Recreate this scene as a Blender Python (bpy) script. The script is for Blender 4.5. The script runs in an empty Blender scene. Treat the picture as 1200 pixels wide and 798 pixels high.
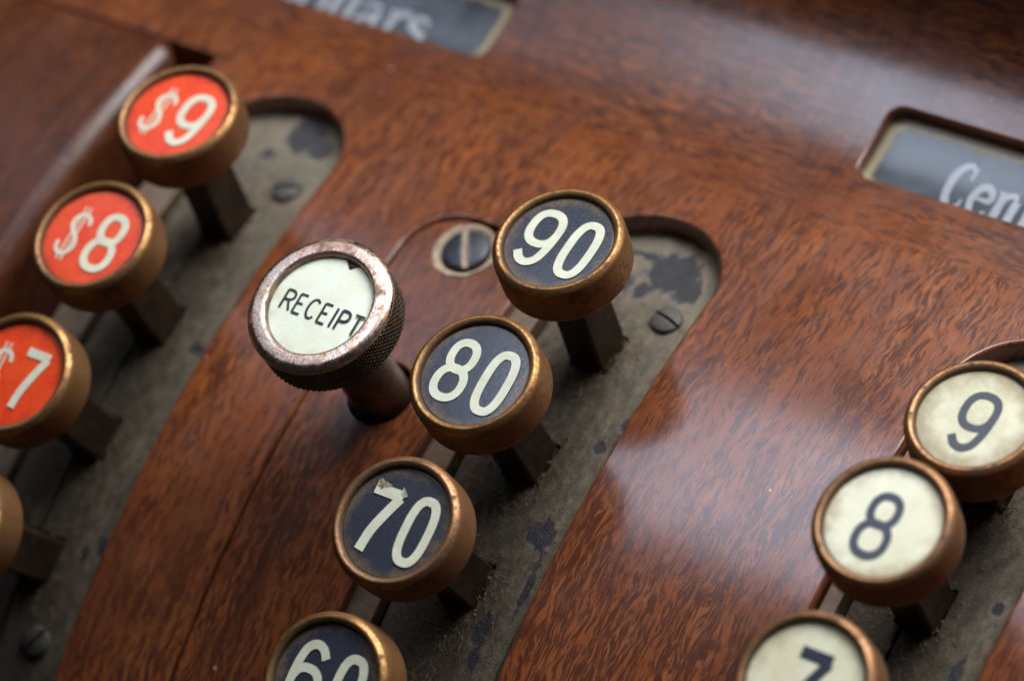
import bpy, bmesh, math, random
import numpy as np
from mathutils import Vector, Matrix

random.seed(7); rng = np.random.default_rng(11)
MM = 0.001                                   # the model is laid out in millimetres
scene = bpy.context.scene
COL = scene.collection

# ------------------------------------------------------------------ camera
CAM_ROWS = ((0.8243723827964917, 0.47593989729351016, -0.30641701755398254),
            (0.29067936301571484, -0.820444671115641, -0.49231702139447303),
            (-0.4857115217896451, 0.3167834525384664, -0.8146978346593272))
CAM_LOC = Vector((238.22818446, -147.53313567, 419.81662836)) * MM
cam = bpy.data.cameras.new('camera')
cam_ob = bpy.data.objects.new('camera', cam); COL.objects.link(cam_ob)
r_, d_, f_ = [Vector(v) for v in CAM_ROWS]
rot = Matrix((r_, -d_, -f_)).transposed()
cam_ob.matrix_world = Matrix.Translation(CAM_LOC) @ rot.to_4x4()
cam.sensor_width = 36.0; cam.lens = 4307.11 / 1200 * 36
cam.clip_start = 0.02; cam.clip_end = 50
cam.dof.use_dof = True; cam.dof.focus_distance = 0.4865; cam.dof.aperture_fstop = 12.0
scene.camera = cam_ob

# ------------------------------------------------------------------ light
world = bpy.data.worlds.new('World'); scene.world = world; world.use_nodes = True
bg = world.node_tree.nodes['Background']
bg.inputs[0].default_value = (0.80, 0.86, 1.0, 1); bg.inputs[1].default_value = 0.015

def area(name, direction, dist, sx, sy, power, col, target=(0.0, 0.0, 0.0)):
    l = bpy.data.lights.new(name, 'AREA'); l.shape = 'RECTANGLE'; l.size = sx; l.size_y = sy
    l.energy = power; l.color = col
    o = bpy.data.objects.new(name, l); COL.objects.link(o)
    d = Vector(direction).normalized(); t = Vector(target)
    o.location = t + d * dist
    ya = (Vector((0, 1, 0)) - d * d.y).normalized(); xa = ya.cross(d)      # sides of the pane run along X and Y
    o.rotation_euler = Matrix((xa, ya, d)).transposed().to_euler()
    return o
area('window_light', (0.15, 0.77, 0.60), 0.75, 0.60, 0.42, 9.4, (0.97, 0.98, 1.0), (0.03, 0.02, 0.0))
area('skylight_pane', (-0.382, 0.40, 0.83), 1.5, 0.20, 0.54, 3.0, (0.70, 0.80, 1.0))
area('skylight_pane', (-0.60, 0.40, 0.70), 1.5, 0.09, 0.54, 0.45, (0.70, 0.80, 1.0))
area('pale_ceiling', (0.15, 0.46, 0.85), 1.9, 1.6, 1.3, 6.0, (0.80, 0.87, 1.0))

scene.view_settings.view_transform = 'Standard'
scene.view_settings.look = 'None'
scene.view_settings.exposure = 0.12
scene.view_settings.gamma = 1.0

# ------------------------------------------------------------------ curved profile of the key bank
R_FLOOR = 137.75193219; R_WOOD = R_FLOOR + 3.5
DTH = 0.13918923                              # angle between key rows
COLX = (-65.5773, 0.0, 61.7165)               # the three key columns
_s = np.arange(-130, 175.01, 0.25)
_ctl_s = [46, 50, 54, 58, 62, 66, 70, 74, 78, 84, 92, 102, 114, 126, 140, 180]
_ctl_f = [-.3257, -.340, -.315, -.235, -.15, -.075, -.015, .04, .10, .24, .52, .84, 1.25, 1.3, 1.33, 1.35]
_phi = np.where(_s < 46, -_s / R_WOOD, np.interp(_s, _ctl_s, _ctl_f))
_k = np.hanning(21); _k /= _k.sum()
_phi = np.concatenate([_phi[:10], np.convolve(_phi, _k, 'valid'), _phi[-10:]])
_i0 = int(np.argmin(abs(_s)))
_y = np.concatenate([[0], np.cumsum((np.cos(_phi[1:]) + np.cos(_phi[:-1])) / 2 * .25)]); _y -= _y[_i0]
_z = np.concatenate([[0], np.cumsum((np.sin(_phi[1:]) + np.sin(_phi[:-1])) / 2 * .25)]); _z -= _z[_i0]; _z += 3.5
def P(x, s, h=0.0):
    x = np.asarray(x, float); s = np.asarray(s, float); h = np.asarray(h, float) + 0 * x
    ph = np.interp(s, _s, _phi)
    return np.stack([x, np.interp(s, _s, _y) - h * np.sin(ph), np.interp(s, _s, _z) + h * np.cos(ph)], -1)
def N(s):
    ph = np.interp(np.asarray(s, float), _s, _phi)
    return np.stack([0 * ph, -np.sin(ph), np.cos(ph)], -1)
def T(s):
    ph = np.interp(np.asarray(s, float), _s, _phi)
    return np.stack([0 * ph, np.cos(ph), np.sin(ph)], -1)
K = R_WOOD / R_FLOOR

# ------------------------------------------------------------------ mesh helpers
def link(name, me, mats, parent=None):
    if not isinstance(mats, (list, tuple)): mats = [mats]
    for m in mats: me.materials.append(m)
    o = bpy.data.objects.new(name, me); COL.objects.link(o)
    if parent: o.parent = parent
    return o
def mesh_from(name, verts, faces, smooth=True, uv=None, normals=None, mat_ids=None):
    me = bpy.data.meshes.new(name)
    me.from_pydata([tuple(v) for v in np.asarray(verts, float) * MM], [], [tuple(f) for f in faces])
    if smooth: me.polygons.foreach_set('use_smooth', [True] * len(me.polygons))
    if mat_ids is not None: me.polygons.foreach_set('material_index', mat_ids)
    if uv is not None:
        l = me.uv_layers.new(name='UVMap')
        vi = np.zeros(len(me.loops), int); me.loops.foreach_get('vertex_index', vi)
        l.data.foreach_set('uv', (np.asarray(uv, float)[vi] / 100).ravel())
    me.update()
    if normals is not None:
        me.normals_split_custom_set_from_vertices([tuple(n) for n in normals])
    return me

def sheet(name, sdf, x0, x1, s0, s1, step, rb, depth, h0, mat, parent, nseg=4, bump=None):
    """Curved board: solid where sdf(x,s) > 0, rounded edge of radius rb, walls of the given depth."""
    nx = int(round((x1 - x0) / step)) + 1; ns = int(round((s1 - s0) / step)) + 1
    gx = np.linspace(x0, x1, nx); gs = np.linspace(s0, s1, ns)
    X, S = np.meshgrid(gx, gs)
    F = sdf(X, S) - rb
    F = np.where(abs(F) < 1e-6, 1e-6, F)
    pts = []; faces = []; key = {}; edges = []
    def gv(i, j):
        k = ('g', i, j)
        if k not in key: key[k] = len(pts); pts.append((gx[j], gs[i], False))
        return key[k]
    def ev(a, b):
        k = ('e',) + (a + b if a < b else b + a)
        if k not in key:
            fa, fb = F[a], F[b]; t = fa / (fa - fb)
            key[k] = len(pts)
            pts.append((gx[a[1]] + t * (gx[b[1]] - gx[a[1]]), gs[a[0]] + t * (gs[b[0]] - gs[a[0]]), True))
        return key[k]
    pos = F > 0
    for i in range(ns - 1):
        for j in range(nx - 1):
            c = [(i, j), (i, j + 1), (i + 1, j + 1), (i + 1, j)]
            m = [pos[q] for q in c]
            if all(m): faces.append([gv(*q) for q in c]); continue
            if not any(m): continue
            poly = []
            for q in range(4):
                a, b = c[q], c[(q + 1) % 4]
                if m[q]: poly.append(gv(*a))
                if m[q] != m[(q + 1) % 4]: poly.append(ev(a, b))
            faces.append(poly)
            for q in range(len(poly)):
                a, b = poly[q], poly[(q + 1) % len(poly)]
                if pts[a][2] and pts[b][2]: edges.append((a, b))
    A = np.array([(p[0], p[1]) for p in pts]); n0 = len(A)
    H = np.full(n0, float(h0))
    if bump is not None: H = H + bump(A[:, 0], A[:, 1])
    V = [P(A[:, 0], A[:, 1], H)]; UV = [A]; NR = [N(A[:, 1])]
    bi = [i for i, p in enumerate(pts) if p[2]]
    if bi:
        B = A[bi]; e = 0.02
        g = np.stack([sdf(B[:, 0] + e, B[:, 1]) - sdf(B[:, 0] - e, B[:, 1]), sdf(B[:, 0], B[:, 1] + e) - sdf(B[:, 0], B[:, 1] - e)], -1)
        g /= np.maximum(np.linalg.norm(g, axis=1, keepdims=True), 1e-9)
        loc = {v: i for i, v in enumerate(bi)}
        rings = []
        for k in range(1, nseg + 1):
            a = math.pi / 2 * k / nseg
            rings.append((rb * math.sin(a), -rb * (1 - math.cos(a)), a))
        rings.append((rb, -depth, math.pi / 2))
        prev = np.array(bi); off = n0; nb = len(bi)
        for (o, dh, a) in rings:
            Q = B - g * o
            V.append(P(Q[:, 0], Q[:, 1], H[bi] + dh)); UV.append(B - g * (o - dh))
            d3 = -g[:, :1] * np.array([[1, 0, 0]]) - g[:, 1:] * T(Q[:, 1])
            NR.append(N(Q[:, 1]) * math.cos(a) + d3 * math.sin(a))
            cur = off + np.arange(nb)
            for (p, q) in edges:
                ip, iq = loc[p], loc[q]
                faces.append([int(prev[iq]), int(prev[ip]), int(cur[ip]), int(cur[iq])])
            prev = cur; off += nb
    me = mesh_from(name, np.concatenate(V), faces, True, np.concatenate(UV), np.concatenate(NR))
    return link(name, me, mat, parent)

def sd_box(X, S, x0, x1, s0, s1, r=0.0):
    dx = abs(X - (x0 + x1) / 2) - (x1 - x0) / 2 + r; dy = abs(S - (s0 + s1) / 2) - (s1 - s0) / 2 + r
    return np.hypot(np.maximum(dx, 0), np.maximum(dy, 0)) + np.minimum(np.maximum(dx, dy), 0) - r
def sd_circ(X, S, x, s, r): return np.hypot(X - x, S - s) - r
def sd_slot(X, S, cx, left, top=30.5 * K, r=12.0):
    return np.minimum(np.minimum(sd_circ(X, S, cx, top, r), sd_box(X, S, cx - r, cx + r, -140, top)), sd_box(X, S, cx - left, cx + r, -140, top - 1.0))

def lathe(prof, n=64, knurl=None):
    V = []; F = []
    for (r, z) in prof:
        for i in range(n):
            a = 2 * math.pi * i / n; V.append((r * math.cos(a), r * math.sin(a), z))
    for k in range(len(prof) - 1):
        for i in range(n):
            j = (i + 1) % n
            F.append((k * n + i, k * n + j, (k + 1) * n + j, (k + 1) * n + i))
    return V, F
def rounded_prof(pts, r=0.3, seg=3):
    """round the corners of a lathe profile"""
    out = [pts[0]]
    for i in range(1, len(pts) - 1):
        a, b, c = [np.array(p, float) for p in pts[i - 1:i + 2]]
        u = a - b; v = c - b; lu = np.linalg.norm(u); lv = np.linalg.norm(v); q = min(r, lu * .45, lv * .45)
        p0 = b + u / lu * q; p1 = b + v / lv * q
        for k in range(seg + 1):
            t = k / seg; out.append(tuple((1 - t) ** 2 * p0 + 2 * t * (1 - t) * b + t * t * p1))
    out.append(pts[-1]); return out

# ------------------------------------------------------------------ materials
class NT:
    def __init__(s, name):
        s.m = bpy.data.materials.new(name); s.m.use_nodes = True; s.t = s.m.node_tree
        s.b = s.t.nodes['Principled BSDF']; s.out = s.t.nodes['Material Output']
    def n(s, typ, **kw):
        o = s.t.nodes.new(typ)
        for k, v in kw.items(): setattr(o, k, v)
        return o
    def l(s, a, b): s.t.links.new(a, b)
    def val(s, sock, v):
        if hasattr(v, 'is_output'): s.l(v, sock)
        else: sock.default_value = v
    def noise(s, vec, scale, detail=3, rough=.55, dist=0.0):
        o = s.n('ShaderNodeTexNoise'); s.l(vec, o.inputs['Vector'])
        o.inputs['Scale'].default_value = scale; o.inputs['Detail'].default_value = detail
        o.inputs['Roughness'].default_value = rough; o.inputs['Distortion'].default_value = dist
        return o.outputs['Fac']
    def ramp(s, fac, a, b, va=0.0, vb=1.0):
        o = s.n('ShaderNodeMapRange', interpolation_type='SMOOTHSTEP'); s.val(o.inputs[0], fac)
        for i, v in zip((1, 2, 3, 4), (a, b, va, vb)): s.val(o.inputs[i], v)
        return o.outputs[0]
    def math(s, op, a, b=0.0):
        o = s.n('ShaderNodeMath', operation=op); s.val(o.inputs[0], a); s.val(o.inputs[1], b); return o.outputs[0]
    def mix(s, f, a, b):
        o = s.n('ShaderNodeMix', data_type='RGBA'); s.val(o.inputs[0], f)
        for i, v in ((6, a), (7, b)):
            if hasattr(v, 'is_output'): s.l(v, o.inputs[i])
            else: o.inputs[i].default_value = (*v, 1)
        return o.outputs[2]
    def mapping(s, vec, scale=(1, 1, 1), loc=(0, 0, 0), rotz=0.0):
        o = s.n('ShaderNodeMapping'); s.l(vec, o.inputs[0])
        o.inputs[1].default_value = loc; o.inputs[2].default_value = (0, 0, rotz); o.inputs[3].default_value = scale
        return o.outputs[0]
    def uv(s):                                   # millimetres on the sheet
        o = s.n('ShaderNodeUVMap'); o.uv_map = 'UVMap'
        return s.mapping(o.outputs[0], (100, 100, 100))
    def obj(s):                                  # millimetres in the object
        o = s.n('ShaderNodeTexCoord'); return s.mapping(o.outputs['Object'], (1000, 1000, 1000))
    def vadd(s, a, b):
        o = s.n('ShaderNodeVectorMath', operation='ADD'); s.l(a, o.inputs[0]); s.val(o.inputs[1], b); return o.outputs[0]
    def bump(s, h, strength, dist):
        o = s.n('ShaderNodeBump'); o.inputs['Strength'].default_value = strength; o.inputs['Distance'].default_value = dist * MM
        s.l(h, o.inputs['Height']); s.l(o.outputs[0], s.b.inputs['Normal']); return o
    def set(s, **kw):
        for k, v in kw.items():
            sock = s.b.inputs[k.replace('_', ' ')]
            if hasattr(v, 'is_output'): s.l(v, sock)
            elif isinstance(v, tuple) and len(v) == 3: sock.default_value = (*v, 1)
            else: sock.default_value = v
        return s

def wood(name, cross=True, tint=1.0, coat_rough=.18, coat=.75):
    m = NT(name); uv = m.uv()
    def grain(vec):
        warp = m.n('ShaderNodeTexNoise'); m.l(m.mapping(vec, (.30, .14, 1)), warp.inputs['Vector']); warp.inputs['Scale'].default_value = 1.0; warp.inputs['Detail'].default_value = 2
        sc = m.n('ShaderNodeVectorMath', operation='SCALE'); m.l(warp.outputs['Color'], sc.inputs[0]); sc.inputs['Scale'].default_value = 2.6
        w = m.vadd(vec, sc.outputs[0])
        fl = m.noise(m.mapping(w, (3.6, .42, 1)), 1.0, 3, .62, .12)       # short wavy flecks
        fine = m.noise(m.mapping(w, (1.3, .11, 1)), 1.0, 3, .6, .2)
        band = m.noise(m.mapping(w, (.14, .022, 1)), 1.0, 3, .5)
        return fl, fine, band
    a = grain(uv)
    if cross:
        sw = m.mapping(uv, (1, 1, 1), (0, 0, 0), math.radians(90)); b = grain(sw)
        sep = m.n('ShaderNodeSeparateXYZ'); m.l(uv, sep.inputs[0])
        edge = m.math('ADD', sep.outputs[1], m.math('MULTIPLY', m.math('SUBTRACT', m.noise(m.mapping(uv, (.12, .12, 1)), 1.0, 3), .5), 9.0))
        t = m.ramp(edge, 48.5, 54.5)
        def mx(p, q):
            o = m.n('ShaderNodeMix', data_type='FLOAT'); m.l(t, o.inputs[0]); m.l(p, o.inputs[2]); m.l(q, o.inputs[3]); return o.outputs[0]
        fl, fine, band = [mx(p, q) for p, q in zip(a, b)]
    else: fl, fine, band = a
    f = m.math('ADD', m.math('MULTIPLY', fl, .60), m.math('MULTIPLY', fine, .40))
    thr = m.math('ADD', .38, m.math('MULTIPLY', band, .24))
    dark = m.ramp(m.math('SUBTRACT', f, thr), -.058, .065)
    c = m.mix(m.ramp(band, .3, .7), (.335 * tint, .103 * tint, .029 * tint), (.225 * tint, .060 * tint, .016 * tint))
    c = m.mix(m.math('MULTIPLY', dark, .90), c, (.058 * tint, .0160 * tint, .0088 * tint))
    big = m.noise(m.mapping(uv, (.03, .03, 1), (3, 1, 0)), 1.0, 2)
    c = m.mix(m.ramp(big, .32, .72, 0, .5), c, (.085, .027, .015))
    c = m.mix(m.ramp(m.noise(m.mapping(uv, (.09, .06, 1), (1, 5, 0)), 1.0, 3), .45, .8, 0, .5), c, (.080, .026, .017))
    lng = m.noise(m.mapping(uv, (.55, .018, 1), (4, 0, 0)), 1.0, 4, .6, .4)           # long figure along the key slots
    c = m.mix(m.ramp(lng, .52, .70, 0, .55), c, (.070 * tint, .021 * tint, .011 * tint))
    vo = m.n('ShaderNodeTexVoronoi'); m.l(uv, vo.inputs['Vector']); vo.inputs['Scale'].default_value = .16
    speck = m.math('MULTIPLY', m.ramp(vo.outputs['Distance'], .03, .055, 1, 0), m.ramp(m.noise(uv, .4, 1), .54, .62))
    c = m.mix(m.math('MULTIPLY', speck, .8), c, (.48, .36, .26))
    scr = m.noise(m.mapping(uv, (3.2, .05, 1), (0, 0, 0), .35), 1.0, 2)
    dust = m.noise(uv, 5.5, 2, .7)
    rgh = m.math('ADD', m.ramp(m.noise(uv, .10, 4), .3, .7, .23, .36), m.ramp(scr, .58, .72, 0, .2))
    m.set(Base_Color=c, Roughness=rgh, Specular_IOR_Level=.32, Coat_Weight=coat, Coat_Roughness=coat_rough)
    m.bump(m.math('ADD', m.math('MULTIPLY', m.noise(uv, .35, 3), 1.0), m.math('ADD', m.math('MULTIPLY', dark, -.04), m.math('MULTIPLY', dust, .04))), .35, .22)
    return m.m

def slot_metal():
    m = NT('dirty_slot_metal'); uv = m.uv()
    at = m.n('ShaderNodeAttribute'); at.attribute_name = 'stain'
    at2 = m.n('ShaderNodeAttribute'); at2.attribute_name = 'dust'  # dust mask that also carries shade painted on the slot floor
    big = m.noise(m.mapping(uv, (.16, .08, 1)), 1, 4, .6); fine = m.noise(uv, 3.0, 4, .7); mid = m.noise(m.mapping(uv, (.7, .35, 1)), 1, 4, .65)
    c = m.mix(m.ramp(big, .3, .7), (.180, .150, .106), (.280, .228, .150))
    c = m.mix(m.ramp(mid, .42, .72, 0, .7), c, (.150, .140, .125))
    c = m.mix(m.math('MULTIPLY', m.ramp(m.math('ADD', at2.outputs['Fac'], m.math('MULTIPLY', m.math('SUBTRACT', mid, .5), .9)), .1, .9), .95), c, (.050, .034, .020))  # dark brown for the dust and the painted shade together
    c = m.mix(m.ramp(fine, .35, .75, 0, .45), c, (.055, .046, .036))
    sp = m.math('ADD', at.outputs['Fac'], m.math('MULTIPLY', m.math('SUBTRACT', mid, .5), 1.1))
    st = m.ramp(m.math('ADD', sp, m.math('MULTIPLY', m.math('SUBTRACT', fine, .5), .5)), .33, .60)
    c = m.mix(m.math('MULTIPLY', st, .88), c, (.022, .025, .036))
    fl = m.ramp(m.noise(m.mapping(uv, (.9, .45, 1), (7, 3, 0)), 1, 3, .7), .62, .74)
    c = m.mix(m.math('MULTIPLY', fl, .7), c, (.020, .021, .027))
    m.set(Base_Color=c, Roughness=m.ramp(st, 0, 1, .82, .42), Specular_IOR_Level=.3)
    m.bump(m.math('ADD', fine, m.math('ADD', m.math('MULTIPLY', mid, 1.5), m.math('MULTIPLY', st, -.5))), .8, .35)
    return m.m

def metal(name, c0, c1, c2, rough=(.3, .5), metallic=1.0, sc=.6, bump=.15, fine=6.0, grime=None):
    m = NT(name); o = m.obj(); sep = m.n('ShaderNodeSeparateXYZ'); m.l(o, sep.inputs[0])
    rad = m.math('SQRT', m.math('ADD', m.math('MULTIPLY', sep.outputs[0], sep.outputs[0]), m.math('MULTIPLY', sep.outputs[1], sep.outputs[1])))
    oi = m.n('ShaderNodeObjectInfo'); cmb = m.n('ShaderNodeCombineXYZ')
    m.l(m.math('MULTIPLY', oi.outputs['Random'], 90), cmb.inputs[0]); o = m.vadd(o, cmb.outputs[0])
    a = m.noise(o, sc, 4, .65); b = m.noise(o, sc * fine, 3, .6); big = m.noise(o, sc * .28, 2)
    c = m.mix(m.ramp(m.math('ADD', m.math('MULTIPLY', a, .6), m.math('MULTIPLY', big, .4)), .38, .62), c0, c1); c = m.mix(m.ramp(b, .52, .72, 0, .75), c, c2)
    rg = m.ramp(b, .3, .7, *rough); me_ = metallic
    if grime:
        g = m.ramp(m.math('ADD', rad, m.math('MULTIPLY', m.math('SUBTRACT', a, .5), 1.1)), grime, grime + .45, .9, 0)
        g2 = m.ramp(m.math('ADD', a, m.math('MULTIPLY', big, .5)), .78, .95, 0, .75)
        g = m.math('MAXIMUM', g, g2)
        c = m.mix(g, c, (.075, .048, .026)); rg = m.math('ADD', rg, m.math('MULTIPLY', g, .25)); me_ = m.math('MULTIPLY', m.math('SUBTRACT', 1.0, m.math('MULTIPLY', g, .8)), metallic)
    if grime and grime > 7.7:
        patina_shade = m.ramp(m.math('ADD', rad, m.math('MULTIPLY', m.math('SUBTRACT', a, .5), .5)), 8.95, 9.25, 0, .62)  # browner outer sides: patina, with the shade below the lip painted in
        c = m.mix(patina_shade, c, (.150, .068, .022)); rg = m.math('ADD', rg, m.math('MULTIPLY', patina_shade, .15)); me_ = m.math('MULTIPLY', me_, m.math('SUBTRACT', 1.0, m.math('MULTIPLY', patina_shade, .5)))
    m.set(Base_Color=c, Metallic=me_, Roughness=rg)
    m.bump(m.math('ADD', b, a), bump, .12)
    return m.m

def face_mat(name, col, dirt, amount=.85, r0=5.4, r1=8.2, mottled=None):
    m = NT(name); o = m.obj()
    oi = m.n('ShaderNodeObjectInfo'); cmb = m.n('ShaderNodeCombineXYZ')
    m.l(m.math('MULTIPLY', oi.outputs['Random'], 90), cmb.inputs[0]); q = m.vadd(o, cmb.outputs[0])
    sep = m.n('ShaderNodeSeparateXYZ'); m.l(o, sep.inputs[0])
    rad = m.math('SQRT', m.math('ADD', m.math('MULTIPLY', sep.outputs[0], sep.outputs[0]), m.math('MULTIPLY', sep.outputs[1], sep.outputs[1])))
    n1 = m.noise(q, .35, 4, .6); n2 = m.noise(q, 2.2, 4, .65)
    rr = m.math('ADD', rad, m.math('ADD', m.math('MULTIPLY', m.math('SUBTRACT', n1, .5), 4.2), m.math('MULTIPLY', m.math('SUBTRACT', n2, .5), 1.6)))
    c = m.mix(m.ramp(n1, .3, .7), col, mottled or col)
    c = m.mix(m.ramp(rr, r0, r1, 0, amount), c, dirt)
    c = m.mix(m.ramp(n2, .64, .74, 0, .35), c, dirt)
    m.set(Base_Color=c, Roughness=m.ramp(n2, .3, .7, .20, .34), Specular_IOR_Level=.5)
    m.bump(m.noise(q, .5, 3), .12, .2)
    return m.m
def flat_mat(name, col, rough=.4, metallic=0.0, var=.15, sc=1.5):
    m = NT(name); o = m.obj(); n = m.noise(o, sc, 4, .65)
    c = m.mix(m.ramp(n, .3, .7), tuple(v * (1 - var) for v in col), tuple(v * (1 + var) for v in col))
    m.set(Base_Color=c, Roughness=rough, Metallic=metallic); return m.m

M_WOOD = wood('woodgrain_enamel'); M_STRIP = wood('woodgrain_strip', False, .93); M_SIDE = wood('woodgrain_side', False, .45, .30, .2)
M_SLOT = slot_metal()
M_RAIL = metal('worn_rail_metal', (.19, .125, .080), (.12, .078, .050), (.06, .038, .024), (.45, .65), .3)
M_STEM = metal('dark_bronze_stem', (.085, .048, .026), (.038, .024, .015), (.020, .014, .010), (.38, .62), .6, .5, .5, 5.0)
M_ROUND = metal('worn_round_stem', (.20, .145, .105), (.12, .085, .062), (.06, .04, .028), (.35, .55), .8, .5, .4, 5.0)
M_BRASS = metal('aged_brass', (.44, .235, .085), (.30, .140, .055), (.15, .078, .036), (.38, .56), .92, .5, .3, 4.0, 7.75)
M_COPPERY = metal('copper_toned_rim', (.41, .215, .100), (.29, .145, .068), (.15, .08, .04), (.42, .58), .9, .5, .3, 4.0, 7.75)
M_NICKEL = metal('worn_nickel_over_copper', (.86, .68, .57), (.80, .50, .35), (.66, .28, .10), (.20, .34), 1.0, .32, .25, 3.2, 7.55)
M_KNURL = metal('tarnished_knurl', (.20, .155, .115), (.13, .10, .075), (.07, .05, .035), (.36, .55), .85)
M_BLUED = metal('blued_screw', (.030, .033, .045), (.045, .046, .055), (.08, .075, .07), (.35, .5), .5)
M_DIRTSCREW = metal('dirty_screw', (.10, .092, .075), (.065, .062, .055), (.16, .13, .09), (.55, .75), .4, .8, .4)
M_TAN = flat_mat('tan_filler', (.33, .25, .17), .85, 0, .35, 1.4)
M_CHASSIS = flat_mat('chassis_black', (.02, .017, .014), .7)
M_NAVY = face_mat('navy_enamel', (.034, .038, .054), (.17, .115, .06), .8, 6.0, 8.4, (.036, .040, .054))
M_RED = face_mat('red_enamel', (.80, .085, .018), (.26, .05, .02), .60, 6.4, 8.6, (.74, .050, .014))
M_CREAM = face_mat('cream_celluloid', (.80, .78, .58), (.30, .22, .10), .75, 5.6, 8.5, (.72, .68, .46))
M_CREAM_OLD = face_mat('yellowed_celluloid', (.66, .64, .46), (.26, .20, .09), .85, 4.4, 8.2, (.56, .52, .34))
M_PALE = face_mat('pale_celluloid', (.84, .88, .74), (.42, .36, .18), .5, 6.6, 8.8, (.78, .82, .62))
M_FIGURE = flat_mat('ivory_figures', (.66, .66, .50), .33, 0, .08, .6)
M_INK = flat_mat('blue_black_ink', (.030, .038, .055), .35)
M_BLACKINK = flat_mat('black_ink', (.02, .022, .022), .4, 0, .3)
M_CARD = flat_mat('indicator_card', (.030, .034, .042), .45)
M_CARDTXT = flat_mat('indicator_lettering', (.74, .76, .78), .5)
M_STAIN = flat_mat('brown_stain', (.26, .215, .135), .75, 0, .5, 1.6)
M_LINT = flat_mat('dust_lint', (.20, .14, .080), .95, 0, .4, .5)

def glass_mat():
    m = NT('dusty_window_glass'); uv = m.uv()
    at = m.n('ShaderNodeAttribute'); at.attribute_name = 'rimdirt'
    tr = m.n('ShaderNodeBsdfTransparent'); gl = m.n('ShaderNodeBsdfGlossy'); gl.inputs['Roughness'].default_value = .16
    fr = m.n('ShaderNodeFresnel'); fr.inputs[0].default_value = 1.5
    mx = m.n('ShaderNodeMixShader'); m.l(fr.outputs[0], mx.inputs[0]); m.l(tr.outputs[0], mx.inputs[1]); m.l(gl.outputs[0], mx.inputs[2])
    df = m.n('ShaderNodeBsdfDiffuse')
    d = m.math('ADD', at.outputs['Fac'], m.math('MULTIPLY', m.math('SUBTRACT', m.noise(uv, .45, 4), .5), .5))
    m.l(m.mix(m.ramp(d, .15, .5), (.55, .62, .72), (.50, .42, .28)), df.inputs[0])
    f = m.math('ADD', m.ramp(d, .25, .75, 0, .75), m.ramp(m.noise(uv, .16, 3), .3, .75, .03, .17))
    mx2 = m.n('ShaderNodeMixShader'); m.l(f, mx2.inputs[0]); m.l(mx.outputs[0], mx2.inputs[1]); m.l(df.outputs[0], mx2.inputs[2])
    m.l(mx2.outputs[0], m.out.inputs[0]); return m.m
M_GLASS = glass_mat()

# ------------------------------------------------------------------ glyphs: ribbons along centre lines
def arc(cx, cy, rx, ry, a0, a1, n=16):
    return [(cx + rx * math.cos(math.radians(a0 + (a1 - a0) * i / n)), cy + ry * math.sin(math.radians(a0 + (a1 - a0) * i / n))) for i in range(n + 1)]
def loop(cx, cy, rx, ry, p=2.4, n=40):
    out = []
    for i in range(n):
        a = 2 * math.pi * i / n; c, s = math.cos(a), math.sin(a)
        out.append((cx + rx * math.copysign(abs(c) ** (2 / p), c), cy + ry * math.copysign(abs(s) ** (2 / p), s)))
    return out
def smooth(pts, n=8):
    pts = [np.array(p, float) for p in pts]; q = [2 * pts[0] - pts[1]] + pts + [2 * pts[-1] - pts[-2]]; out = []
    for i in range(1, len(q) - 2):
        for k in range(n):
            t = k / n
            out.append(tuple(.5 * (2 * q[i] + (q[i + 1] - q[i - 1]) * t + (2 * q[i - 1] - 5 * q[i] + 4 * q[i + 1] - q[i + 2]) * t * t + (3 * q[i] - q[i - 1] - 3 * q[i + 1] + q[i + 2]) * t ** 3)))
    out.append(tuple(pts[-1])); return out
def glyph(ch, w, h):
    """strokes of a figure in a box w x h, origin at its lower left: (points, closed, width factor)"""
    if ch == '0': return [(loop(w / 2, h / 2, w / 2, h / 2, 2.7, 48), True, 1)]
    if ch == '8': return [(loop(w / 2, h * .755, w * .43, h * .245, 2.25), True, 1), (loop(w / 2, h * .265, w * .5, h * .265, 2.25), True, 1)]
    if ch in '96':
        a = loop(w / 2, h * .69, w * .5, h * .31, 2.4)
        t = smooth([(w, h * .69), (w * .985, h * .5), (w * .93, h * .28), (w * .80, h * .09), (w * .55, h * .0), (w * .27, h * .035), (w * .06, h * .17)])
        st = [(a, True, 1), (t, False, 1)]
        if ch == '6': st = [([(w - x, h - y) for x, y in p], c, f) for p, c, f in st]
        return st
    if ch == '7': return [([(0, h * .96), (w * .99, h * .96)], False, 1.15), (smooth([(w * .92, h * .93), (w * .66, h * .62), (w * .46, h * .32), (w * .38, 0)]), False, 1.05)]
    if ch == '$':
        s = smooth([(w * .95, h * .70), (w * .88, h * .80), (w * .62, h * .87), (w * .30, h * .80), (w * .22, h * .66), (w * .42, h * .54), (w * .68, h * .44), (w * .80, h * .30), (w * .66, h * .16), (w * .36, h * .11), (w * .12, h * .18), (w * .04, h * .31)])
        return [(s, False, 1), ([(w * .40, 0), (w * .40, h)], False, .45), ([(w * .62, 0), (w * .62, h)], False, .45)]
    # block capitals
    C = {'R': [[(0, 0), (0, 1)], smooth([(0, 1), (.6, .99), (.92, .86), (.92, .64), (.6, .52), (0, .5)]), [(.5, .5), (1, 0)]],
         'E': [[(0, 0), (0, 1)], [(0, 1), (.9, 1)], [(0, .52), (.75, .52)], [(0, 0), (.95, 0)]],
         'C': [arc(.5, .5, .5, .5, 45, 315, 20)],
         'I': [[(.5, 0), (.5, 1)]],
         'P': [[(0, 0), (0, 1)], smooth([(0, 1), (.6, .99), (.95, .86), (.95, .62), (.6, .48), (0, .46)])],
         'T': [[(.5, 0), (.5, 1)], [(0, 1), (1, 1)]]}
    return [([(x * w, y * h) for x, y in p], False, 1) for p in C[ch]]
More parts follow.
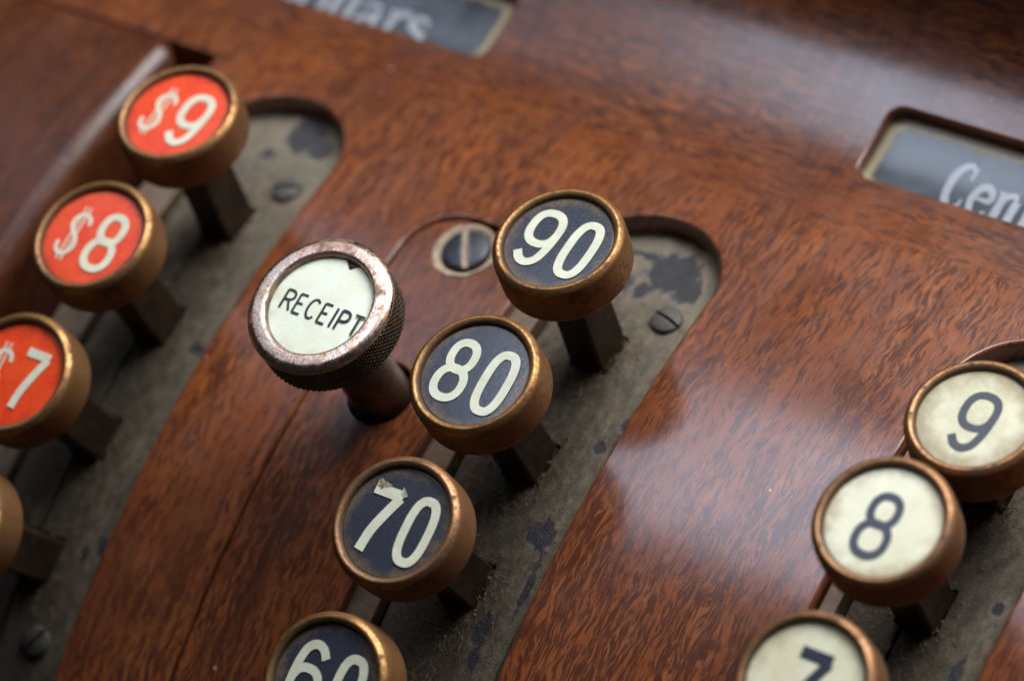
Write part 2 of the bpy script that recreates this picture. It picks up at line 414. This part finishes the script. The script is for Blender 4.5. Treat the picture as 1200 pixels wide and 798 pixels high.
def ribbon(bm_v, bm_f, pts, closed, width, z, place, caps=False):
    p = np.array(pts, float); n = len(p)
    wd = np.full(n, width) if np.isscalar(width) else np.asarray(width, float)
    if closed: t = np.roll(p, -1, 0) - np.roll(p, 1, 0)
    else: t = np.gradient(p, axis=0)
    t /= np.maximum(np.linalg.norm(t, axis=1, keepdims=True), 1e-9)
    nn = np.stack([-t[:, 1], t[:, 0]], -1)
    L = p + nn * wd[:, None] / 2; Rr = p - nn * wd[:, None] / 2
    b = len(bm_v)
    for q in list(L) + list(Rr): bm_v.append(place(q[0], q[1], z))
    for i in range(n if closed else n - 1):
        j = (i + 1) % n; bm_f.append((b + n + i, b + n + j, b + j, b + i))
    # small thickness
    b2 = len(bm_v)
    for q in list(L) + list(Rr): bm_v.append(place(q[0], q[1], z - .03))
    for i in range(n if closed else n - 1):
        j = (i + 1) % n
        bm_f.append((b + i, b + j, b2 + j, b2 + i)); bm_f.append((b2 + n + i, b2 + n + j, b + n + j, b + n + i))
def glyph_mesh(name, items, z, place=lambda x, y, z: (x, y, z)):
    """items: (char, x, y, w, h, stroke) ; overlapping strokes sit a hair above each other"""
    V = []; F = []; k = 0
    for ch, x, y, w, h, sw in items:
        for pts, closed, f in glyph(ch, w, h):
            ribbon(V, F, [(a + x, b + y) for a, b in pts], closed, sw * f, z + .006 * k, place); k += 1
    return mesh_from(name, V, F, False)

# ------------------------------------------------------------------ the cash register and its boards
def empty(name, label, cat, loc=(0, 0, 0), rx=0.0, group=None):
    o = bpy.data.objects.new(name, None); o.empty_display_size = .01; COL.objects.link(o)
    o.location = Vector(loc) * MM; o.rotation_euler = (rx, 0, 0)
    o['label'] = label; o['category'] = cat
    if group: o['group'] = group
    return o
register = empty('cash_register', 'antique cash register with a curved reddish brown woodgrain front holding all the keys', 'cash register')

WIN_S0, WIN_S1 = 61.8, 74.2
WIN = ((-130.0, -46.7), (18.0, 99.0))
STRIP = (-34.9, -14.2, 30.6 * K)
LEDGE_X, LEDGE_S = -88.3, 43.0
S_MIN, S_MAX, X_MIN, X_MAX = -80.0, 130.0, -150.0, 115.0
def holes(X, S):
    h = sd_slot(X, S, COLX[0], 19.0)
    h = np.minimum(h, sd_box(X, S, -170, -85.3, -140, 46.3, .8))
    h = np.minimum(h, sd_box(X, S, -90, COLX[0] + 2, -140, 30.0))
    h = np.minimum(h, sd_slot(X, S, COLX[1], 12.0))
    h = np.minimum(h, np.minimum(sd_box(X, S, STRIP[0] - .35, -3, -140, STRIP[2] + .35, 8.0), sd_box(X, S, -20, -3, -140, STRIP[2] + .35)))
    h = np.minimum(h, sd_slot(X, S, COLX[2], 12.6))
    for a, b in WIN: h = np.minimum(h, sd_box(X, S, a, b, WIN_S0, WIN_S1, 2.2))
    return h
panel = sheet('front_panel', lambda X, S: np.minimum(holes(X, S), -sd_box(X, S, X_MIN, X_MAX, S_MIN, S_MAX, 2)), X_MIN, X_MAX, S_MIN, S_MAX, .9, .55, 7.0, 0.0, M_WOOD, register)
# raised side board at the left
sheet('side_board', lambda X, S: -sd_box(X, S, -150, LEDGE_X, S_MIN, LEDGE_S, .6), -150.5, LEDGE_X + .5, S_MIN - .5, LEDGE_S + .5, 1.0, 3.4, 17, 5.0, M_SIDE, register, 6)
# dark chassis underneath
sheet('chassis', lambda X, S: -sd_box(X, S, X_MIN + 1, X_MAX - 1, S_MIN + 1, 124, 2), X_MIN, X_MAX, S_MIN, 125, 3.0, .3, 2.0, -13.5, M_CHASSIS, register)

# cover strip with the receipt key hole and the screw bore
RX, RS = -24.3, 0.5
SCX, SCS = -25.5, 25.4 * K
strip = sheet('cover_strip', lambda X, S: np.minimum(np.minimum(-np.maximum(sd_box(X, S, STRIP[0], STRIP[1] + 20, S_MIN - 4, STRIP[2], 8.0), X - STRIP[1]), sd_circ(X, S, RX, RS, 5.0)), sd_circ(X, S, SCX, SCS, 4.7)),
              -36, -13, S_MIN, 33, .6, .3, 1.7, -0.08, M_STRIP, register)

def on_panel(x, s, h=0.0):
    p = P(x, s, h); return Vector(p), -math.atan2(0, 1) + float(np.interp(s, _s, _phi))
def frame_at(o, x, s, h, rz=0.0):
    p = P(x, s, h); o.location = Vector(p) * MM
    o.rotation_euler = (Matrix.Rotation(float(np.interp(s, _s, _phi)), 3, 'X') @ Matrix.Rotation(rz, 3, 'Z')).to_euler()

# worn pale edge round the screw bore
def worn_ring():
    V = []; F = []; n = 72; prof = [(4.75, 0), (4.5, .05), (4.05, -.25), (3.5, -.8), (2.0, -.9)]
    for k, (r, z) in enumerate(prof):
        for i in range(n):
            a = 2 * math.pi * i / n
            j = .42 * (math.sin(3 * a + 1) * .5 + math.sin(5 * a + .4) * .3 + math.sin(11 * a) * .15 + .3) if k == 0 else 0
            V.append(((r + j) * math.cos(a), (r + j) * math.sin(a), z))
    for k in range(len(prof) - 1):
        for i in range(n): j = (i + 1) % n; F.append((k * n + i, (k + 1) * n + i, (k + 1) * n + j, k * n + j))
    return V, F
V, F = worn_ring(); wr = link('bore_rim', mesh_from('bore_rim', V, [f[::-1] for f in F]), M_TAN, strip); frame_at(wr, SCX, SCS, 0.02)

def screw_mesh(r, dome, slot_w, slot_d, thick):
    """slotted screw head: two half domes and the bottom of the slot"""
    V = []; F = []; mi = []
    nr = 10; na = 40
    for sgn in (1, -1):
        base = len(V); a0 = math.asin(slot_w / 2 / r)
        rows = []
        for k in range(na + 1):
            a = a0 + (math.pi - 2 * a0) * k / na
            ex, ey = r * math.cos(a), sgn * r * math.sin(a)
            row = []
            y0 = sgn * slot_w / 2
            for q in range(nr + 1):
                t = q / nr; x = ex; y = y0 + (ey - y0) * t
                rr = min(1, math.hypot(x, y) / r); z = dome * (1 - rr ** 2) - (.22 * max(0, (rr - .9) / .1) ** 2)
                row.append(len(V)); V.append((x, y, z))
            row.append(len(V)); V.append((ex, ey, -thick))
            rows.append(row)
        for k in range(na):
            for q in range(nr + 1):
                f = (rows[k][q], rows[k][q + 1], rows[k + 1][q + 1], rows[k + 1][q]); F.append(f if sgn < 0 else f[::-1]); mi.append(0)
        for k in range(na):                       # slot wall
            a, b = V[rows[k][0]], V[rows[k + 1][0]]
            i = len(V); V.append((a[0], a[1], -slot_d)); V.append((b[0], b[1], -slot_d))
            F.append((rows[k][0], rows[k + 1][0], i + 1, i)); mi.append(0)
    i = len(V); q = slot_w / 2
    V += [(-r, -q, -slot_d), (r, -q, -slot_d), (r, q, -slot_d), (-r, q, -slot_d)]; F.append((i, i + 1, i + 2, i + 3)); mi.append(1)
    return V, F, mi
V, F, mi = screw_mesh(3.55, .45, .95, .02, 1.2)
me = mesh_from('screw', V, F, True, mat_ids=mi); sc0 = link('screw', me, [M_BLUED, M_TAN], strip); frame_at(sc0, SCX, SCS, .35, math.radians(-58))

# slot floors, rails
STEM_X, STEM_Y = 2.85, 3.25
ROWS = {0: [0, 1, 2, 3], 1: [0, 1, 2, 3], 2: [0, 1, 2]}
def row_s(k): return -(k - 1) * DTH * R_WOOD
STAINS = {0: [(1.5, 38, 3.2, 3.6, 1.0), (5.5, 36.5, 2.4, 2.4, .8), (-2, 33, 1.6, 2, .6), (8, -2, 1.4, 1, .8), (9.5, -34, .8, 1.6, .9), (7, -36, .6, 1.4, .9), (4.5, -52, 2, 1.2, .8)],
          1: [(2.8, 35.5, 3.8, 3.6, 1.1), (6.4, 32.8, 2.2, 2.2, .95), (0, 31, 1.6, 2.2, .8), (-2.5, 37, 3.2, .7, .8), (-3, 31, 1.4, 3, .7), (10, 9.5, .8, 1.3, .8), (8.6, 5, .9, 1.1, .9), (7.2, -9.5, 2.0, 2.2, 1.0), (8.8, -16, .7, 6, .75), (10.6, -27, .55, 6, 1.0), (-5, 18, 2, 2, .5), (5.5, -26, 1.5, 6, .65), (-6.5, -40, 2, 3, .7)],
          2: [(9, 3, 1.0, 1.2, .8), (9, -12, 1.0, 1.2, .9), (5, -18, 1.2, 3, .7), (8, -7, 1.2, 3, .6)]}
plates = []
RAILS = {COLX[0]: (COLX[0] - 16.0, -2.2), COLX[1]: (-14.6, -1.85), COLX[2]: (COLX[2] - 12.4, -1.5)}
for c, cx in enumerate(COLX):
    def fl(X, S, c=c, cx=cx):
        d = -sd_box(X, S, cx - 9.3, cx + 15, S_MIN + 2, 46, .5)
        for k in ROWS[c] + [max(ROWS[c]) + 1]:
            if k == max(ROWS[c]) + 1: continue
            d = np.minimum(d, sd_box(X, S, cx - STEM_X - .2, cx + STEM_X + .3, row_s(k) - STEM_Y - .25, row_s(k) + STEM_Y + .45))
        if c in (0, 2): d = np.minimum(d, sd_box(X, S, cx - 1.9, cx - 1.35, S_MIN + 6, row_s(0) - 3, .2))
        return d
    _ph = rng.uniform(0, 6, 8)
    def bmp(x, s, p=_ph): return .10 * np.sin(x * .7 + p[0]) * np.sin(s * .33 + p[1]) + .06 * np.sin(x * 1.9 + s * .8 + p[2])
    fp = sheet('slot_plate', fl, cx - 10, cx + 15.5, S_MIN, 47, .5, .12, 1.6, -3.5, M_SLOT, register, 2, bmp)
    me = fp.data; co = np.zeros(len(me.vertices) * 3); me.vertices.foreach_get('co', co); co = co.reshape(-1, 3) / MM
    th = np.arctan2(co[:, 1], co[:, 2] + R_FLOOR); ss = th * R_WOOD; xx = co[:, 0] - cx
    st = np.zeros(len(xx)); dust_shade = np.zeros(len(xx))
    for (a, b, ra, rbb, w) in STAINS[c]: st = np.maximum(st, w * np.clip(1.25 - .75 * np.hypot((xx - a) / ra, (ss - b * K) / rbb), 0, 1))
    for k in ROWS[c]: dust_shade = np.maximum(dust_shade, np.clip(1.4 - np.hypot((xx + .5) / 7, (ss - row_s(k) + 5) / 8), 0, 1))
    dust_shade = np.maximum(dust_shade, np.clip((-xx - 3) / 8, 0, .6))
    dust_shade = np.maximum(dust_shade, np.interp(ss, [-60, -20, 10, 30, 38], [.88, .82, .70, .40, 0]) * np.interp(xx, [2, 6, 10, 12.2], [1, .80, .58, .9]))  # darker down the slot: grime plus painted shadow of the keys above
    dust_shade = np.where(ss > 30, dust_shade * np.interp(ss, [30, 37], [1, .25]), dust_shade); dust_shade = np.maximum(dust_shade, np.clip(1 - (43.3 - ss) / 1.6, 0, .8))  # cleaner at the arch; dark line paints the shadow under its top edge
    for nm, ar in (('stain', st), ('dust', dust_shade)):
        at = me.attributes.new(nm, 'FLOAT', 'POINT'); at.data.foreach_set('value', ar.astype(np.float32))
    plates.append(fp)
    sheet('rail', lambda X, S, cx=cx: -sd_box(X, S, RAILS[cx][0], cx - 10.0, S_MIN + 2, 36, .3), RAILS[cx][0] - 1, cx - 9.5, S_MIN, 37, .5, .3, 4.0, RAILS[cx][1], M_RAIL, register, 3)
V, F, mi = screw_mesh(2.35, .5, .55, .35, 1.0)
sme = mesh_from('screw', V, F, True, mat_ids=mi)
for c, x, s, a in ((0, 5.4, 27.6, .4), (0, 4.9, -49.7, 1.1), (1, 6.5, 27.3, -.25), (2, 6.0, 27.4, .8)):
    o = link('screw', sme, [], plates[c]); frame_at(o, COLX[c] + x, s * K, -2.95, a)
sme.materials.append(M_DIRTSCREW); sme.materials.append(M_CHASSIS)

# dust lint caught round the stems
def lint(cx, rows, n, parent):
    V = []; F = []
    for q in range(n):
        k = random.choice(rows); dense = random.random()
        a = random.uniform(0, 6.28); rr = abs(random.gauss(0, 1))
        x = cx + (STEM_X + .6 + rr * 2.4) * math.cos(a) * 1.1 - 1.0; s = row_s(k) - 1.5 + (STEM_Y + 1 + rr * 3.0) * math.sin(a)
        if abs(x - cx) < STEM_X + .2 and abs(s - row_s(k)) < STEM_Y + .3: continue
        if x > cx + 10.5 or x < cx - 9: continue
        d = random.uniform(0, 6.28); h = random.uniform(-3.4, -2.9); L = random.uniform(.6, 2.6); w = random.uniform(.015, .04); m_ = 5
        b = len(V); px, ps = x, s
        for i in range(m_):
            d += random.gauss(0, .55); px += math.cos(d) * L / m_; ps += math.sin(d) * L / m_
            hh = h + .35 * math.sin(math.pi * i / (m_ - 1)) * random.random()
            nx_, ny_ = -math.sin(d) * w, math.cos(d) * w
            V += [P(px + nx_, ps + ny_, hh), P(px - nx_, ps - ny_, hh), P(px, ps, hh + w * 1.6)]
        for i in range(m_ - 1):
            for u, v in ((0, 1), (1, 2), (2, 0)): F.append((b + 3 * i + u, b + 3 * i + v, b + 3 * i + 3 + v, b + 3 * i + 3 + u))
    for q in range(n // 5):                       # crumbs of dirt
        k = random.choice(rows); a = random.uniform(0, 6.28); rr = abs(random.gauss(0, 1))
        x = cx + (STEM_X + .3 + rr * 1.8) * math.cos(a) - .8; s = row_s(k) - 1.0 + (STEM_Y + .5 + rr * 2.2) * math.sin(a)
        if (abs(x - cx) < STEM_X and abs(s - row_s(k)) < STEM_Y) or x < cx - 9: continue
        z = random.uniform(.06, .26); b = len(V); m_ = 6; ph = random.random()
        for i in range(m_): t = 2 * math.pi * (i + ph) / m_; rj = z * random.uniform(.6, 1.3); V.append(P(x + rj * math.cos(t), s + rj * math.sin(t), -3.5))
        for i in range(m_): t = 2 * math.pi * (i + ph) / m_; rj = z * random.uniform(.3, .8); V.append(P(x + rj * math.cos(t), s + rj * math.sin(t), -3.4 + z * random.uniform(.3, .7)))
        V.append(P(x, s, -3.4 + z * .8))
        for i in range(m_): j = (i + 1) % m_; F.append((b + i, b + j, b + m_ + j, b + m_ + i)); F.append((b + m_ + i, b + m_ + j, b + 2 * m_))
    o = link('dust_lint', mesh_from('dust_lint', V, F), M_LINT, parent); o['kind'] = 'stuff'; return o
for c in range(3): lint(COLX[c], ROWS[c], 1500 if c == 1 else 600, plates[c])

# indicator windows: glass, card and lettering
SER = {}
def serif(ch):
    """strokes of a bold roman letter, x-height 1: (points, closed, widths)"""
    def lp(cx, cy, rx, ry, t, th):
        p = loop(cx, cy, rx, ry, 2.1, 36); return (p, True, [th + (t - th) * abs(math.cos(2 * math.pi * i / 36)) ** 1.3 for i in range(36)])
    T_, t_ = .26, .09
    def st(x, y0, y1): return ([(x, y0), (x, y1)], False, T_)
    def sf(x0, x1, y): return ([(x0, y), (x1, y)], False, t_)
    def var(p, a, b, k=1.0):
        n = len(p); return (p, False, [a + (b - a) * math.sin(math.pi * i / (n - 1)) ** k for i in range(n)])
    if ch == 'o': return [lp(.42, .5, .36, .5, T_, t_)], .92
    if ch == 'l': return [st(.25, 0, 1.6), sf(.05, .45, .04), sf(.05, .25, 1.56)], .52
    if ch == 'a': return [st(.62, .1, .72), var(smooth([(.62, .66), (.55, .93), (.36, 1.0), (.16, .9), (.12, .76)]), .10, .14), var(smooth([(.62, .58), (.3, .5), (.13, .3), (.18, .08), (.38, .02), (.62, .2)]), .10, .24), sf(.6, .86, .06)], .9
    if ch == 'r': return [st(.26, 0, 1.0), sf(.05, .5, .04), sf(.05, .26, .96), var(smooth([(.28, .6), (.42, .9), (.62, .98), (.7, .84)]), .08, .24)], .74
    if ch == 's': return [var(smooth([(.64, .76), (.55, .93), (.36, .98), (.16, .88), (.18, .66), (.4, .52), (.62, .38), (.66, .16), (.46, .02), (.22, .05), (.1, .26)]), .10, .25)], .8
    if ch == 'D': return [st(.3, 0, 1.6), var(smooth([(.3, 1.55), (.8, 1.5), (1.15, 1.15), (1.2, .8), (1.15, .45), (.8, .1), (.3, .05)]), .08, .28), sf(.08, .4, 1.56), sf(.08, .4, .04)], 1.4
    if ch == 'C': return [var(smooth([(.80, 1.18), (.78, 1.38), (.62, 1.5), (.40, 1.40), (.24, 1.1), (.20, .78), (.24, .42), (.38, .12), (.6, 0), (.8, .16), (.85, .4)]), .06, .26), ([(.82, 1.05), (.84, 1.48)], False, .09)], 1.0
    if ch == 'e': return [var(smooth([(.2, .56), (.5, .56), (.76, .58), (.72, .86), (.5, .99), (.26, .88), (.14, .5), (.26, .12), (.5, .0), (.78, .2)]), .08, .24)], .9
    if ch == 'n': return [st(.24, 0, 1.0), sf(.04, .44, .04), sf(.04, .24, .96), var(smooth([(.28, .7), (.46, .95), (.62, .96), (.72, .8)]), .08, .2), st(.74, 0, .8), sf(.56, .95, .04)], 1.02
    if ch == 't': return [st(.28, .1, 1.35), sf(.05, .58, .96), var(smooth([(.28, .16), (.4, .02), (.6, .12)]), .09, .14)], .64
def serif_text(txt, x_left, s_base, xh, h, width=1.0, parent=None, xs=None):
    V = []; F = []; x = x_left; k = 0
    for i, ch in enumerate(txt):
        strokes, adv = serif(ch)
        if xs and i < len(xs): x = xs[i]
        for p, c, w in strokes:
            ww = w if np.isscalar(w) else np.array(w)
            ribbon(V, F, [(x + a * xh * width, s_base + b * xh) for a, b in p], c, ww * xh, h + .006 * k, lambda a, b, z: tuple(P(a, b, z))); k += 1
        x += adv * xh * width
    return link('lettering', mesh_from('lettering', V, F, False), M_CARDTXT, parent)
CARD_H = -3.6
for (a, b), txt, args in zip(WIN, ('Dollars', 'Cents'), (dict(x_left=-91.6, s_base=62.5, xh=4.9, width=1.12), dict(x_left=29.2, s_base=63.2, xh=4.8, width=.90))):
    card = sheet('indicator_window', lambda X, S: -sd_box(X, S, a - 4, b + 4, WIN_S0 - 3, WIN_S1 + 5), a - 5, b + 5, WIN_S0 - 4, WIN_S1 + 6, 1.0, .1, .8, CARD_H, M_CARD, register, 2)
    serif_text(txt, h=CARD_H + .03, parent=card, **args)
    g = sheet('glass', lambda X, S: -sd_box(X, S, a - 3, b + 3, WIN_S0 - 2, WIN_S1 + 3), a - 4, b + 4, WIN_S0 - 3, WIN_S1 + 4, .7, .1, .9, -2.2, M_GLASS, card, 2)
    co = np.zeros(len(g.data.vertices) * 3); g.data.vertices.foreach_get('co', co); co = co.reshape(-1, 3) / MM
    uvl = np.interp(co[:, 1], _y, _s)
    d = -sd_box(co[:, 0], uvl, a, b - 1.0, WIN_S0 - .9, WIN_S1 - .5, 3.0)
    at = g.data.attributes.new('rimdirt', 'FLOAT', 'POINT'); at.data.foreach_set('value', np.clip(1.05 - d / 2.6, 0, 1).astype(np.float32))

# ------------------------------------------------------------------ keys
HEAD = 24.585
def key_parts():
    H = HEAD
    rim = rounded_prof([(7.0, H - 1.0), (7.62, H - 1.0), (7.72, H + .02), (8.45, H + .42), (9.22, H - .35), (9.32, H - 1.5), (9.25, H - 5.6), (8.9, H - 6.4), (2.5, H - 6.5)], .35, 4)
    V, F = lathe(rim, 96); rim_me = mesh_from('rim', V, F)
    # stem: tapered square bar with bevelled corners
    V = []; F = []; n = 8
    def ring(ax, ay, z, ch=.35):
        return [(ax, -ay + ch, z), (ax, ay - ch, z), (ax - ch, ay, z), (-ax + ch, ay, z), (-ax, ay - ch, z), (-ax, -ay + ch, z), (-ax + ch, -ay, z), (ax - ch, -ay, z)]
    lv = [(STEM_X, STEM_Y, -11), (STEM_X, STEM_Y, 3), (STEM_X - .1, STEM_Y - .1, H - 8), (STEM_X + .5, STEM_Y + .3, H - 6.3)]
    for ax, ay, z in lv: V += ring(ax, ay, z)
    for k in range(len(lv) - 1):
        for i in range(n): j = (i + 1) % n; F.append((k * n + i, k * n + j, (k + 1) * n + j, (k + 1) * n + i))
    stem_me = mesh_from('stem', V, F, False)
    return rim_me, stem_me
RIM_ME, STEM_ME = key_parts()
RIM_ME2 = RIM_ME.copy(); RIM_ME2.name = 'rim'
def disc_mesh(r, z, dome=.12, bite=None):
    V = [(0, 0, z + dome)]; F = []; n = 96; rr = [.3, .6, .85, .97, 1.0]
    for q in rr:
        for i in range(n):
            a = 2 * math.pi * i / n; R_ = r * q
            if bite and q > .9:
                dd = (a - bite[0] + math.pi) % (2 * math.pi) - math.pi
                R_ -= max(0, bite[1] * (1 - (dd / bite[2]) ** 2)) * (1 + .3 * math.sin(19 * a))
            V.append((R_ * math.cos(a), R_ * math.sin(a), z + dome * (1 - q * q)))
    for i in range(n): F.append((0, 1 + i, 1 + (i + 1) % n))
    for k in range(len(rr) - 1):
        for i in range(n): j = (i + 1) % n; F.append((1 + k * n + i, 1 + (k + 1) * n + i, 1 + (k + 1) * n + j, 1 + k * n + j))
    b = len(V)
    for i in range(n): a = 2 * math.pi * i / n; V.append((V[1 + 4 * n + i][0], V[1 + 4 * n + i][1], z - .4))
    for i in range(n): j = (i + 1) % n; F.append((1 + 4 * n + i, b + i, b + j, 1 + 4 * n + j))
    return mesh_from('face', V, F, bite is None)
DISC_ME = disc_mesh(7.66, HEAD - .55)
FZ = HEAD - .37
def numeral_items(txt):
    if txt == '9': return [('9', -1.9, -4.7, 4.2, 8.5, 1.08)]
    if txt == '8': return [('8', -2.5, -4.9, 4.1, 8.4, 1.08)]
    if txt == '7': return [('7', -2.0, -4.4, 4.4, 8.2, 1.35)]
    if txt[0] == '$': return [('$', -4.9, -4.9, 3.6, 8.9, .62), (txt[1], .5, -4.55, 4.0, 8.6, 1.15)]
    first = {'9': ('9', -4.95, -4.55, 4.2, 8.6, 1.22), '8': ('8', -4.85, -4.55, 4.0, 8.5, 1.2), '7': ('7', -5.0, -5.1, 4.5, 8.9, 1.35), '6': ('6', -4.95, -4.55, 4.2, 8.6, 1.22)}[txt[0]]
    return [first, ('0', 1.7, -4.55, 3.5, 8.7, 1.25)]
def make_key(txt, c, k, label, group, face_m, ink, rim_m, pressed=0.0):
    th = -(k - 1) * DTH; r = R_FLOOR - pressed
    loc = (COLX[c], r * math.sin(th), r * math.cos(th) - R_FLOOR)
    root = empty('register_key', label, 'key', loc, -th, group)
    rim = link('rim', rim_m, [], root); link('stem', STEM_ME, [], root)
    dm = DISC_ME.copy(); dm.name = 'face'; fo = link('face', dm, face_m, root)
    link('numeral', glyph_mesh('numeral', numeral_items(txt), FZ - .06 + .012 * 6), ink, fo)
    if txt == '70':                                # torn celluloid at the top of the 7
        V = [(-1.15, 3.9, FZ + .06), (-.35, 3.45, FZ + .06), (.10, 3.75, FZ + .22), (-.55, 4.45, FZ + .34), (-1.05, 4.75, FZ + .18), (-.65, 4.0, FZ + .14)]
        link('torn_flake', mesh_from('torn_flake', V, [(0, 1, 5), (1, 2, 5), (2, 3, 5), (3, 4, 5), (4, 0, 5)], False), M_FIGURE, fo)
        V = []; n = 26
        for i in range(n): a = 2 * math.pi * i / n; q = 1 + .3 * math.sin(3 * a + 1) + .2 * math.sin(7 * a); V.append((-4.1 + .95 * q * math.cos(a), 4.2 + .55 * q * math.sin(a), FZ + .045))
        link('stain', mesh_from('stain', V, [list(range(n))], False), M_STAIN, fo)
    return root
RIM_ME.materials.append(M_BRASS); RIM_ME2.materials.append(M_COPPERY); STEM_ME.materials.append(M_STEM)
GD, GT, GC = 'red dollar keys in the left slot', 'dark blue tens keys in the middle slot', 'cream cents keys in the right slot'
make_key('$9', 0, 0, 'red key with $9 in white figures at the top of the left slot', GD, M_RED, M_FIGURE, RIM_ME)
make_key('$8', 0, 1, 'red key with $8 in white figures, second key down in the left slot', GD, M_RED, M_FIGURE, RIM_ME)
make_key('$7', 0, 2, 'red key with $7 cut by the left edge of the photo', GD, M_RED, M_FIGURE, RIM_ME)
make_key('$6', 0, 3, 'brass key below $7, only its rim and dark stem showing at the left edge', GD, M_RED, M_FIGURE, RIM_ME)
make_key('90', 1, 0, 'dark blue key with 90 in white figures at the top of the middle slot', GT, M_NAVY, M_FIGURE, RIM_ME)
make_key('80', 1, 1, 'dark blue key with 80 in white figures beside the RECEIPT key', GT, M_NAVY, M_FIGURE, RIM_ME)
make_key('70', 1, 2, 'dark blue key with a chipped 70 in white figures below the 80 key', GT, M_NAVY, M_FIGURE, RIM_ME2)
make_key('60', 1, 3, 'dark blue key with 60 in white figures cut by the bottom edge', GT, M_NAVY, M_FIGURE, RIM_ME)
make_key('9', 2, 0, 'cream key with a single 9, pushed down, at the right edge', GC, M_CREAM_OLD, M_INK, RIM_ME2, 8.6)
make_key('8', 2, 1, 'cream key with a single 8 standing in front of the pressed 9 key', GC, M_CREAM, M_INK, RIM_ME2)
make_key('7', 2, 2, 'cream key with a single 7 cut by the bottom edge', GC, M_CREAM, M_INK, RIM_ME2)

# receipt key: taller, round stem, knurled side
RH = 28.0
rk = empty('receipt_key', 'round knurled push key marked RECEIPT on a cylindrical stem between the slots', 'key', (RX, RS, 0.0), 0.0)
prof = rounded_prof([(7.0, RH - .9), (7.5, RH - .9), (7.65, RH + .05), (8.0, RH + .40), (9.8, RH + .34), (10.5, RH - .35), (10.45, RH - .95), (9.9, RH - 1.0)], .4, 5)
V, F = lathe(prof, 128); link('collar', mesh_from('collar', V, F), M_NICKEL, rk)
V = []; F = []; na, nz = 640, 36; z0, z1 = RH - 6.0, RH - .85; teeth = 80
for i in range(nz + 1):
    t = i / nz; z = z0 + (z1 - z0) * t
    for j in range(na):
        a = 2 * math.pi * j / na
        u = teeth * a / (2 * math.pi); w = (z - z0) / .80
        p = abs(((u + w) % 1) - .5) * 2; q = abs(((u - w) % 1) - .5) * 2
        e = min(1, t * nz / 3, (1 - t) * nz / 2)
        rr = 10.0 +   .30 * e * min(p, q) ** .8 + .12 * e
        V.append((rr * math.cos(a), rr * math.sin(a), z))
for i in range(nz):
    for j in range(na): F.append((i * na + j, i * na + (j + 1) % na, (i + 1) * na + (j + 1) % na, (i + 1) * na + j))
b = len(V); V += [(2 * math.cos(2 * math.pi * j / na), 2 * math.sin(2 * math.pi * j / na), z0 - .2) for j in range(na)]
for j in range(na): F.append((b + j, b + (j + 1) % na, (j + 1) % na, j))
link('knurled_band', mesh_from('knurled_band', V, F, False), M_KNURL, rk)
V, F = lathe(rounded_prof([(3.0, RH - 5), (4.3, RH - 6.0), (4.3, 11), (4.15, 10.4), (4.15, 3), (4.15, -9)], .25), 64); link('stem', mesh_from('stem', V, F), M_ROUND, rk)
back = disc_mesh(7.6, RH - 1.0, 0.0); back.name = 'backing'; link('backing', back, M_CHASSIS, rk)
fo = link('face', disc_mesh(7.5, RH - .5, .15, (math.radians(82), .9, .16)), M_PALE, rk)
items = []; x = -5.6
for ch, w in zip('RECEIPT', (1.5, 1.3, 1.6, 1.3, .35, 1.45, 1.5)):
    items.append((ch, x, -2.35 - .03 * x, w, 2.95, .36)); x += w + .66
link('lettering', glyph_mesh('lettering', items, RH - .33), M_BLACKINK, fo)
